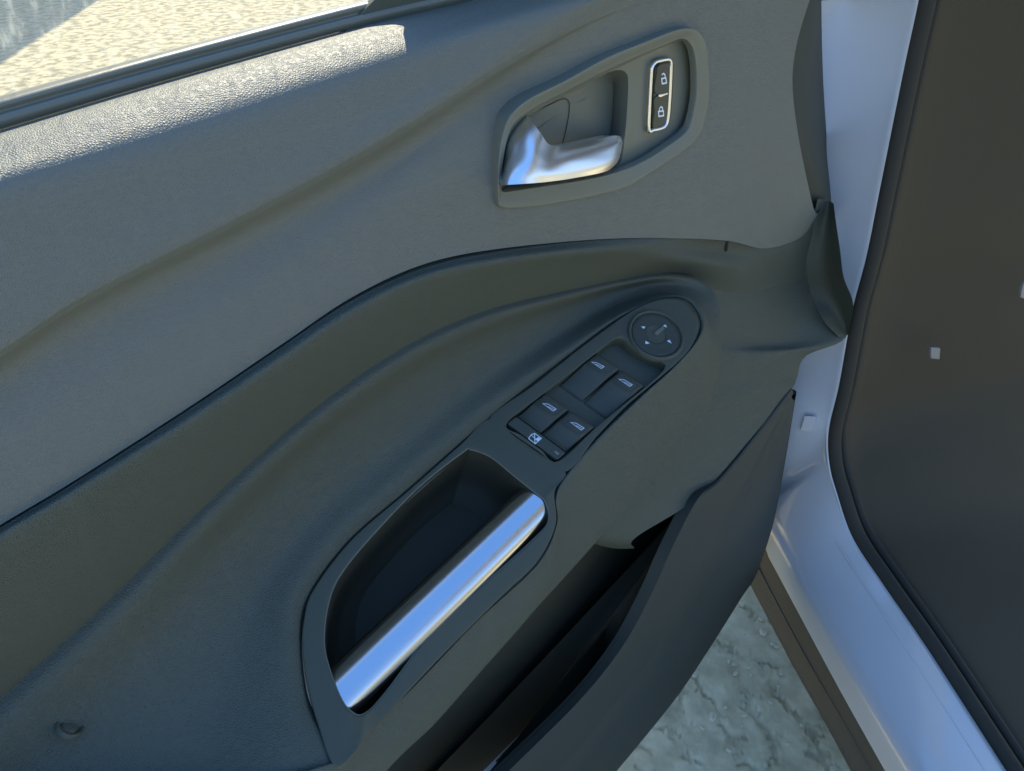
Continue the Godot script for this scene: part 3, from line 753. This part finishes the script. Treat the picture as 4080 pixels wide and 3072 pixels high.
func switches(d: Node3D) -> void:
	var n := PN.normalized()
	var plate := begin()
	var po := [V(295.3, 797.9, 51.4), V(340.4, 806, 53.7), V(390.3, 815.5, 54.7), V(441.6, 824.4, 57.6), V(466, 827.6, 61.5), V(485.1, 828, 69), V(495, 825.2, 79.6), V(490.3, 816.7, 96.5), V(475.4, 809.6, 105.6), V(450.8, 803, 109.4), V(409.5, 795.2, 108.2), V(383.3, 790.4, 107.4), V(349.2, 782.9, 108.9), V(312.5, 774.1, 112.1), V(306.7, 782.4, 91), V(301, 790.3, 70.9)]
	var w := [L(4, 2, 0), L(40, 1, 0), L(75, 1, 0), L(108, 1, 0), L(120, 1, 0), L(126, 4, 0), L(125, 12, 0), L(125, 20, 0), L(127, 30, 0), L(130, 42, 0), L(118, 46, 0), L(85, 46, 0), L(45, 46, 0), L(4, 47, 0), L(3.4, 33, 0), L(3.4, 16, 0)]
	loft(plate, [moved(po, -n * 0.004), moved(between(po, w, 0.02), n * 0.0004), moved(between(po, w, 0.08), n * 0.0012), moved(between(po, w, 0.93), n * 0.0012), moved(between(po, w, 0.985), n * 0.0006), moved(w, -n * 0.002), moved(w, -n * 0.009)], 200, 3, true, true, PN)
	cap(plate, curve(moved(w, -n * 0.0085), 100, true, true), n)
	var sp := obj("switch_panel", plate, M.plastic, d)
	sp.set_meta("label", "black switch panel with mirror dial and window switches")
	# lock-out button at the back of the row
	var st := begin()
	slab(st, rect(4.6, 13.6, 2.2, 46.0, -8.0, 1.6), n, 0.0094, 0.0007)
	var lock := obj("lockout_button", st, M.key, sp)
	var ic := begin()
	stroke(ic, [V(307, 789.2, 80), V(310.7, 790.3, 79.3), V(313.1, 790.2, 80.6), V(314.4, 788.1, 85.7), V(308, 786.9, 85.6), V(306.8, 788.9, 80.6)], 0.0006, n, 0.0, true)
	stroke(ic, [V(313.1, 790.5, 79.9), V(311.3, 789.3, 81.8), V(309.4, 787.9, 83.9), V(307.4, 786.7, 85.9)], 0.0006, n, 0.00008)
	stroke(ic, [V(310.1, 789.9, 79.8), V(310.4, 788.7, 82.7), V(311.5, 787.3, 86.2)], 0.0005, n, 0.00016)
	fill(ic, [V(310.2, 788.3, 83.5), V(313, 788.8, 83.6), V(313.9, 788.1, 85.6), V(310.5, 787.5, 85.4)], n, 0.00012)
	obj("lockout_symbol", ic, M.print, lock)
	st = begin()
	slab(st, PackedVector3Array([V(314.9, 782.7, 97.3), V(316.4, 782.4, 98.5), V(317, 781.3, 101.2), V(315, 781.1, 100.9)]), n, 0.0004, 0.00015)
	obj("indicator", st, M.clip, lock)
	# four window keys: scoop, tile with its symbol, front face; the two of a row are split by a slot
	var prof := [[15.2, -4.5], [16.2, -1.6], [19.0, -2.4], [24.0, -1.6], [28.5, 0.2], [30.0, 0.9], [37.0, 1.1], [43.5, 1.0], [45.6, -0.4], [47.0, -4.0], [48.0, -8.4]]
	var prof2 := [[62.0, -8.4], [64.0, -6.2], [70.0, -4.6], [77.0, -2.6], [83.0, -0.4], [86.5, 0.9], [93.0, 1.1], [100.0, 1.0], [102.5, -0.4], [104.0, -4.0], [105.0, -8.4]]
	for row in [[prof, 0, 30.0], [prof2, 1, 86.0]]:
		for s in [0, 1]:
			var v0: float = 2.0 if s == 0 else 24.3
			var v1: float = 22.2 if s == 0 else 45.0
			var grid: Array = []
			for q in [[v0, -8.0, 0.0], [v0, -1.2, 0.0], [v0 + 0.35, -0.35, 0.0], [v0 + 1.1, 0.0, 0.0], [v1 - 1.1, 0.0, 0.0], [v1 - 0.35, -0.35, 0.0], [v1, -1.2, 0.0], [v1, -8.0, 0.0]]:
				var ctrl: Array = []
				for p in row[0]:
					ctrl.append(L(p[0], q[0], maxf(float(p[1]) + q[1], -8.4)))
				grid.append(curve(ctrl, 60))
			var key := begin()
			sheet(key, grid, PN)
			var ko := obj("window_switch", key, M.key, sp)
			# raised rim of the tile
			var tile := begin()
			tube(tile, curve(Array(rect(float(row[2]) + 2.2, float(row[2]) + 12.6, v0 + 2.6, v1 - 2.6, 1.05, 2.2)), 60, true, true), 0.00035, true, 6)
			obj("tile_edge", tile, M.key, ko)
			var icon := begin()
			var base: Array = [[V(388.2, 810.6, 68.8), V(390.7, 810, 71.3), V(393.4, 807.9, 77.1), V(390.3, 807.4, 76.9)], [V(395.2, 802, 91), V(397.9, 801.4, 93.6), V(400.3, 798.9, 100.1), V(397.5, 798.5, 99.8)], [V(333.8, 799.8, 68.6), V(336.7, 799.2, 71.2), V(338.7, 796.8, 77.4), V(335.8, 796.4, 77)], [V(340.2, 791, 91), V(343, 790.3, 93.8), V(345.1, 788, 99.8), V(342.2, 787.6, 99.5)]][[2, 3, 0, 1][int(row[1]) * 2 + s]]
			stroke(icon, base, 0.00055, n, 0.0, true)
			stroke(icon, [base[0].lerp(base[3], 0.45).lerp(base[1], 0.22), base[2].lerp(base[3], 0.45)], 0.0004, n, 0.00008)
			obj("window_symbol", icon, M.print, ko)
	# mirror dial
	st = begin()
	var c := V(448.6, 813.9, 84.2) + n * 0.0004
	var ux := PU.normalized()
	var vx := PW.normalized()
	var rings: Array = []
	for q in [[24.2, -1.0], [23.4, 2.0], [22.6, 3.0], [21.4, 3.0], [20.8, 2.2], [20.4, -1.0]]:
		var line := PackedVector3Array()
		for k in 73:
			var f := TAU * k / 72
			line.append(c + (ux * cos(f) + vx * sin(f)) * float(q[0]) * 0.001 + n * float(q[1]) * 0.001)
		rings.append(line)
	sheet(st, rings, PN)
	var dial := obj("mirror_dial", st, M.plastic, sp)
	st = begin()
	rings = []
	for q in [[20.2, -1.0], [20.0, 1.4], [19.4, 1.8], [16.0, 1.5], [10.0, 1.1], [8.6, 1.3], [7.8, 0.9], [6.4, -1.6], [0.01, -2.0]]:
		var line := PackedVector3Array()
		for k in 73:
			var f := TAU * k / 72
			line.append(c + (ux * cos(f) + vx * sin(f)) * float(q[0]) * 0.001 + n * float(q[1]) * 0.001)
		rings.append(line)
	sheet(st, rings, PN)
	obj("dial_face", st, M.key, dial)
	st = begin()
	slab(st, PackedVector3Array([V(447.9, 814.2, 81.9), V(458.6, 816.2, 82.2), V(459.1, 815.1, 84.8), V(448.9, 813.1, 84.8)]), n, 0.0032, 0.0006)
	obj("dial_pointer", st, M.bezel, dial)
	st = begin()
	for t in [[V(443.2, 820.3, 72.9), V(446.4, 819.9, 75.3), V(443.5, 819.1, 75.7)], [V(458.7, 818.7, 83.5), V(461.4, 819, 84), V(460.4, 817.6, 86.5)], [V(451, 812.4, 94), V(453.7, 812.7, 94.4), V(452.5, 811, 97.8)], [V(436.6, 814.4, 83.2), V(438, 813, 86.7), V(434.5, 813.1, 85.1)]]:
		fill(st, t, n, 0.0)
	obj("arrow_marks", st, M.print, dial)

func lower_trim(d: Node3D) -> void:
	# map pocket: back wall, floor, and the outer wall that faces the seat
	var st := begin()
	var r1 := [V(726.3, 621.4, 96), V(629.2, 612, 108), V(559.1, 604.5, 114), V(509.7, 611.7, 118), V(468.9, 577.9, 122), V(440.3, 535.1, 124), V(399.6, 495.5, 126), V(336.3, 478.2, 128), V(241.1, 483.1, 130), V(133.4, 486, 130)]
	var r0 := moved(r1, Vector3(-0.004, -0.004, -0.012))
	var r2 := [V(727.1, 615.1, 100), V(642.4, 590.2, 115), V(600.7, 567.6, 122), V(569.6, 547.3, 126), V(528.2, 509.3, 130), V(486.5, 464, 132), V(439.1, 430.9, 134), V(376.4, 419.9, 136), V(284.7, 404.9, 138), V(161.6, 422.9, 138)]
	var r3 := [V(739.8, 597.5, 99), V(679.6, 552.5, 111), V(651, 512.7, 116), V(628.5, 482.3, 120), V(594.7, 436.6, 124), V(553.1, 382.1, 126), V(497.6, 345.7, 128), V(428.5, 323.8, 130), V(340.7, 295.2, 132), V(208.3, 303.9, 132)]
	var r4 := [V(757.3, 594.6, 92), V(756, 491.8, 102), V(723.5, 416.1, 120), V(702.6, 335.7, 124), V(673.5, 312.8, 124), V(612.1, 265.2, 124), V(547.4, 227.1, 124), V(467.5, 219.5, 126), V(426.9, 214.5, 126), V(330.4, 202.7, 126)]
	loft(st, [[V(29.2, 608.6, 50), V(178.4, 534, 50), V(316.4, 567.9, 50), V(445, 608, 50), V(580.1, 636.3, 50), V(649.4, 642.8, 50)], [V(37, 387.7, 50), V(183.2, 320.1, 50), V(391.4, 330.2, 50), V(580.4, 372.5, 50), V(710, 437.3, 50), V(780.3, 498.5, 50)], moved(r1, Vector3(-0.004, -0.06, -0.02)), moved(r1, Vector3(-0.002, -0.002, -0.008))], 60, 8)
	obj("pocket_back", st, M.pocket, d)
	st = begin()
	loft(st, [r0, r1], 160, 4, false, false, Vector3(-0.2, 1, 0))
	loft(st, [r1, moved(between(r1, r2, 0.15), Vector3(0, 0, 0.0015)), moved(between(r1, r2, 0.85), Vector3(0, 0, 0.001)), r2], 160, 5)
	loft(st, [r2, moved(between(r2, r3, 0.5), Vector3(0, 0, -0.003)), r3, r4, moved(r4, Vector3(0.004, -0.004, -0.01))], 160, 5)
	loft(st, [moved(r4, Vector3(0.004, -0.004, -0.01)), moved(r4, Vector3(0.004, -0.006, -0.12))], 160, 2, false, false, Vector3(1, -0.5, 0))
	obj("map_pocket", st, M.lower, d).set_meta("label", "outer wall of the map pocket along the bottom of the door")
	st = begin()
	tube(st, curve(moved(r4, Vector3(0.001, -0.001, -0.006)), 120), 0.006, false, 10)
	obj("door_seal", st, M.rubber, d)

func outer_skin(d: Node3D) -> void:
	# the painted outside of the door, from the belt to the bottom edge, and the folded edge at the hinges
	var st := begin()
	var rows: Array = []
	for q in [[1.02, -0.02], [0.985, -0.07], [0.9, -0.11], [0.7, -0.13], [0.5, -0.12], [0.32, -0.09], [0.2, -0.03], [0.19, 0.07]]:
		rows.append([Vector3(-0.45, q[0], q[1]), Vector3(0.0, q[0], q[1]), Vector3(0.4, q[0], q[1]), Vector3(0.62 + 0.16 * clampf((1.05 - q[0]) / 0.4, 0.0, 1.0) - 0.32 * clampf((0.5 - q[0]) / 0.3, 0.0, 1.0), q[0], q[1])])
	loft(st, rows, 30, 6, false, true, Vector3(0, 0, -1))
	var edge: Array = []
	var inner: Array = []
	for p in rows:
		edge.append(p[3])
		inner.append(Vector3(p[3].x, p[3].y, 0.03))
	loft(st, [edge, inner], 40, 3, false, true, Vector3(1, 0, 0))
	obj("outer_skin", st, M.paint, d)

func window(d: Node3D) -> void:
	var u0: Array = longer([[V(42.3, 1047.9, 13), V(71.8, 1050, 13), V(139.4, 1055.4, 13), V(247.3, 1062.3, 13), V(325, 1065.1, 13), V(439.4, 1071.4, 13), V(542.9, 1076.8, 13), V(731.5, 1087.9, 13)]])[0]
	var st := begin()
	var rows: Array = []
	for q in [[-3, -8], [0, -1.0], [3.0, 1.2], [5.2, 0.4], [5.6, -1.6], [6.4, -2.0], [8.2, -1.2], [9.6, -2.6], [9.8, -5.5], [9.4, -10]]:
		rows.append(moved(u0, Vector3(0, q[0], q[1]) * 0.001))
	loft(st, rows, 160, 4)
	obj("belt_seal", st, M.seal, d)
	# the pane
	st = begin()
	var low := moved(u0, Vector3(0, -0.02, -0.013))
	var high := moved(u0, Vector3(0, 0.42, 0.06))
	loft(st, [low, high], 40, 6)
	obj("window_glass", st, M.glass, d).set_meta("label", "dusty window glass with drip marks")
	# the mirror corner at the front of the window opening, and the frame above it
	st = begin()
	var edge: Array = []
	for q in [V(330, 1040, 0), V(236, 1060, 0), V(249, 1069, 0), V(260, 1075, 0), V(269, 1080, 0), V(275, 1086, 0), V(278, 1092, 0), V(277, 1099, 0), V(279, 1115, 0), V(330, 1300, 0), V(420, 1420, 0), V(900, 1300, 0), V(900, 1000, 0)]:
		edge.append(Vector3(q.x, q.y, 0.009))
	slab(st, PackedVector3Array(edge), Vector3(0, 0, 1), 0.004, 0.001)
	obj("mirror_corner", st, M.plastic, d)

# ---------------------------------------------------------------- the car body
func body() -> void:
	var b := thing("car", "white painted car body round the door opening, with dark kick panel and sill", "car")
	var w := [V(834.7, 1117.3, 61.1) + Vector3(0, 0.45, 0) - V(422.6, 0, -906.3) * 0.3, V(834.7, 1117.3, 61.1), V(829.2, 1048.1, 72.8), V(826.4, 1011, 78.9), V(823.8, 950.6, 84.5), V(818.1, 838.3, 96.8), V(814.2, 762.3, 105.1), V(813, 701.1, 107.7), V(811, 664.5, 112), V(806.7, 595.6, 121.1), V(804.9, 543.3, 125), V(801.9, 512.6, 131.4), V(795.6, 484.6, 145), V(787.3, 463.5, 162.8), V(768.1, 425, 203.9), V(742.3, 406.5, 259.1), V(707.1, 385.4, 334.8), V(653.5, 345.9, 449.6), V(612.5, 317.4, 537.6)]
	var f := SF.normalized()
	var l := SL.normalized()
	# sill's outer edge as seen under the door, and the same edge carried up the pillar
	var j := [Vector3.ZERO]
	j.clear()
	for k in 10:
		j.append(w[k] + l * 0.11 + f * 0.24)
	j.append(w[10] + l * 0.09 + f * 0.12 - Vector3(0, 0.05, 0))
	j.append_array([V(812.6, 372, 58.2), V(790.9, 372, 81.9), V(770.6, 372, 108.5), V(733, 372, 159.3), V(704.7, 372, 197.3), V(636.4, 372, 289.4), V(569.3, 372, 384), V(510.8, 372, 467.7)])
	var st := begin()
	var g1 := between(w, j, 0.10)
	var g2 := between(w, j, 0.55)
	var g3 := between(w, j, 0.90)
	loft(st, [moved(w, -l * 0.004 - f * 0.004), moved(w, l * 0.002), moved(g1, Vector3(0, 0.003, 0) - f * 0.002), moved(g2, Vector3(0, 0.006, 0) - f * 0.004), moved(g3, Vector3(0, 0.004, 0)), j, moved(j, l * 0.006 - Vector3(0, 0.012, 0) + f * 0.004), moved(j, l * 0.004 - Vector3(0, 0.05, 0) + f * 0.01)], 200, 5, false, true, Vector3(-0.3, 0.6, 0.7))
	obj("door_jamb", st, M.paint, b).set_meta("label", "white painted pillar and sill of the door opening")
	# rubber seal round the opening
	st = begin()
	tube(st, curve(moved(w, -l * 0.008 - f * 0.002), 200), 0.009, false, 12)
	tube(st, curve(moved(w, -l * 0.026 + f * 0.004), 200), 0.005, false, 10)
	obj("weather_strip", st, M.rubber, b)
	# the trim inside the opening: kick wall ahead, scuff plate and floor below
	st = begin()
	var k1: Array = []
	var k2: Array = []
	var k3: Array = []
	for k in w.size():
		var s := smoothstep(11.0, 15.0, k)                   # 0 on the pillar, 1 on the sill
		k1.append(w[k] + (-l * 0.03 + f * 0.006) * (1.0 - s) + (-l * 0.03 - Vector3(0, 0.004, 0)) * s)
		k2.append(w[k] + (-l * 0.16 + f * 0.02) * (1.0 - s) + (-l * 0.11 - Vector3(0, 0.02, 0)) * s)
		k3.append(w[k] + (-l * 0.75 - f * 0.02) * (1.0 - s) + (-l * 0.6 - Vector3(0, 0.16, 0)) * s)
	loft(st, [moved(w, -l * 0.006), k1, k2, k3], 120, 8, false, true, Vector3(-0.3, 0.6, 0.7))
	obj("kick_panel", st, M.kick, b)
	for q in [[V(912, 629.6, 177.4), V(926.9, 624.5, 184.4), V(932.5, 606.5, 186.9), V(918, 611.7, 180.2)], [V(1015.9, 703.7, 225.9), V(1015.7, 688.5, 225.8), V(1019.5, 676.1, 227.5), V(1033.8, 669, 234.2)]]:
		st = begin()
		slab(st, PackedVector3Array(q), -f, 0.003, 0.001)
		obj("trim_fastener", st, M.clip, b)
	st = begin()
	var sc: Vector3 = w[10].lerp(j[10], 0.2) - f * 0.009
	var sx: Vector3 = (g3[10] - g1[10]).normalized()
	var sy := Vector3.UP
	slab(st, PackedVector3Array([sc - sx * 0.007 - sy * 0.012, sc + sx * 0.007 - sy * 0.012, sc + sx * 0.007 + sy * 0.012, sc - sx * 0.007 + sy * 0.012]), sx.cross(sy).normalized() * signf(sx.cross(sy).dot(-f)), 0.0015, 0.0005)
	obj("jamb_sticker", st, M.sticker, b)
	st = begin()
	var weld: Array = []
	for k in range(14, w.size()):
		weld.append(w[k].lerp(j[k], 0.3) + Vector3(0, 0.0045, 0))
	tube(st, curve(weld, 100), 0.0018, false, 8)
	obj("sill_seam", st, M.paint, b)
	# rocker cladding under the sill
	st = begin()
	var s0 := [V(823.1, 360, 23.9), V(791, 360, 84.5), V(772.4, 360, 110.2), V(735.7, 360, 160.7), V(707.6, 360, 198.8), V(639.4, 360, 291.3), V(571.4, 360, 387), V(514.6, 360, 470.6)]
	var s4 := [V(813.7, 289.8, 11.5), V(789.5, 267, 63.4), V(771.5, 249.4, 102), V(724.2, 211, 203.4), V(692.2, 190.2, 271.9), V(663.6, 168.9, 333.4), V(622.2, 136.4, 422.1)]
	var s3 := [V(788.9, 326.2, 36.3), V(766.7, 302, 84), V(749.1, 285.7, 121.6), V(703.8, 248.8, 218.8), V(672.8, 229.8, 285.1), V(645.2, 210.4, 344.5), V(605.6, 178.9, 429.4)]
	loft(st, [s0, moved(s0, -Vector3(0, 0.02, 0) + l * 0.006), between([s0[0], s0[1], s0[2], s0[4], s0[5], s0[6], s0[7]], s3, 0.9), s3, s4, moved(s4, -l * 0.2 + Vector3(0, -0.01, 0))], 100, 5, false, false, l)
	obj("rocker_cladding", st, M.rocker, b)
	# fender, wheel and roof: they stand round the frame and shade what it shows
	st = begin()
	loft(st, [moved(j.slice(0, 13), Vector3.ZERO), moved(j.slice(0, 13), f * 0.05 + l * 0.05), moved(j.slice(0, 13), f * 0.9 + l * 0.06)], 40, 3, false, true, l)
	loft(st, [[F(1.4, 0.15, 1.12), F(0.7, 0.14, 1.06), F(0.55, 0.1, 1.0), F(0.55, -0.5, 1.0), F(0.55, -1.4, 1.0)], [F(1.4, 0.15, 0.22), F(0.7, 0.14, 0.22), F(0.55, 0.1, 0.18), F(0.55, -0.5, 0.18), F(0.55, -1.4, 0.18)]], 40, 4, false, true, l)
	loft(st, [[F(0.55, 0.1, 1.08), F(0.9, 0.16, 1.05), F(1.6, 0.1, 0.95)], [F(0.55, -0.6, 1.14), F(0.9, -0.6, 1.12), F(1.6, -0.6, 1.0)], [F(0.55, -1.4, 1.08), F(0.9, -1.4, 1.05), F(1.6, -1.4, 0.95)]], 20, 6, false, true, Vector3.UP)
	obj("front_fender", st, M.paint, b)
	st = begin()
	loft(st, [[F(0.1, -0.12, 1.52), F(-0.6, -0.14, 1.6), F(-1.4, -0.14, 1.6)], [F(0.12, -0.6, 1.6), F(-0.6, -0.6, 1.68), F(-1.4, -0.6, 1.68)], [F(0.1, -1.3, 1.52), F(-0.6, -1.3, 1.6), F(-1.4, -1.3, 1.6)]], 20, 6, false, true, Vector3.UP)
	obj("roof", st, M.paint, b)

func F(fwd: float, left: float, height: float) -> Vector3:   # metres ahead, to the left of the door opening, and above the ground
	var p := V(696.2, 380, 358.1) + SF.normalized() * fwd + SL.normalized() * left
	return Vector3(p.x, height, p.z)

func surroundings() -> void:
	# a house wall beyond the frame: its corner throws the shadow that crosses the yard
	var st := begin()
	var c := Vector3(3.95, 0, -8.58)
	var along := Vector3(-1, 0, -1).normalized()
	slab(st, PackedVector3Array([c - Vector3(0, 0.3, 0), c + along * 12.0 - Vector3(0, 0.3, 0), c + along * 12.0 + Vector3(0, 7, 0), c + Vector3(0, 7, 0)]), Vector3(-1, 0, 1).normalized(), 0.3, 0.02)
	var w := obj("house_wall", st, M.wall, self)
	w.set_meta("kind", "structure")
	w.set_meta("label", "house wall outside the frame whose shadow crosses the yard")
	# loose grit on the ground by the door's lower edge and in the yard
	var rng := RandomNumberGenerator.new()
	rng.seed = 12
	st = begin()
	for k in 340:
		var p := Vector3(rng.randf_range(0.1, 1.0), 0.021, rng.randf_range(-0.05, 0.5)) if k < 320 else Vector3(rng.randf_range(0.2, 4.5), 0.0, rng.randf_range(-7.0, -1.5))
		var size := rng.randf_range(0.001, 0.0042) * (1.6 if k % 9 == 0 else 1.0) if k < 320 else rng.randf_range(0.004, 0.016)
		var turn := rng.randf() * TAU
		var grid: Array = []
		for a in 5:
			var line := PackedVector3Array()
			for b in 8:
				var f := TAU * (b % 7) / 7.0 + turn
				var up := PI * 0.5 * a / 4.0
				line.append(p + Vector3(cos(f) * cos(up) * 1.3, sin(up) * 0.7, sin(f) * cos(up)) * size * (1.0 + 0.25 * sin(f * 2.0 + k)))
			grid.append(line)
		sheet(st, grid, Vector3.UP)
	var g := obj("grit", st, M.stone, self)
	g.set_meta("kind", "stuff")
	g.set_meta("label", "pale loose grit scattered on the dusty ground")
	g.set_meta("category", "grit")
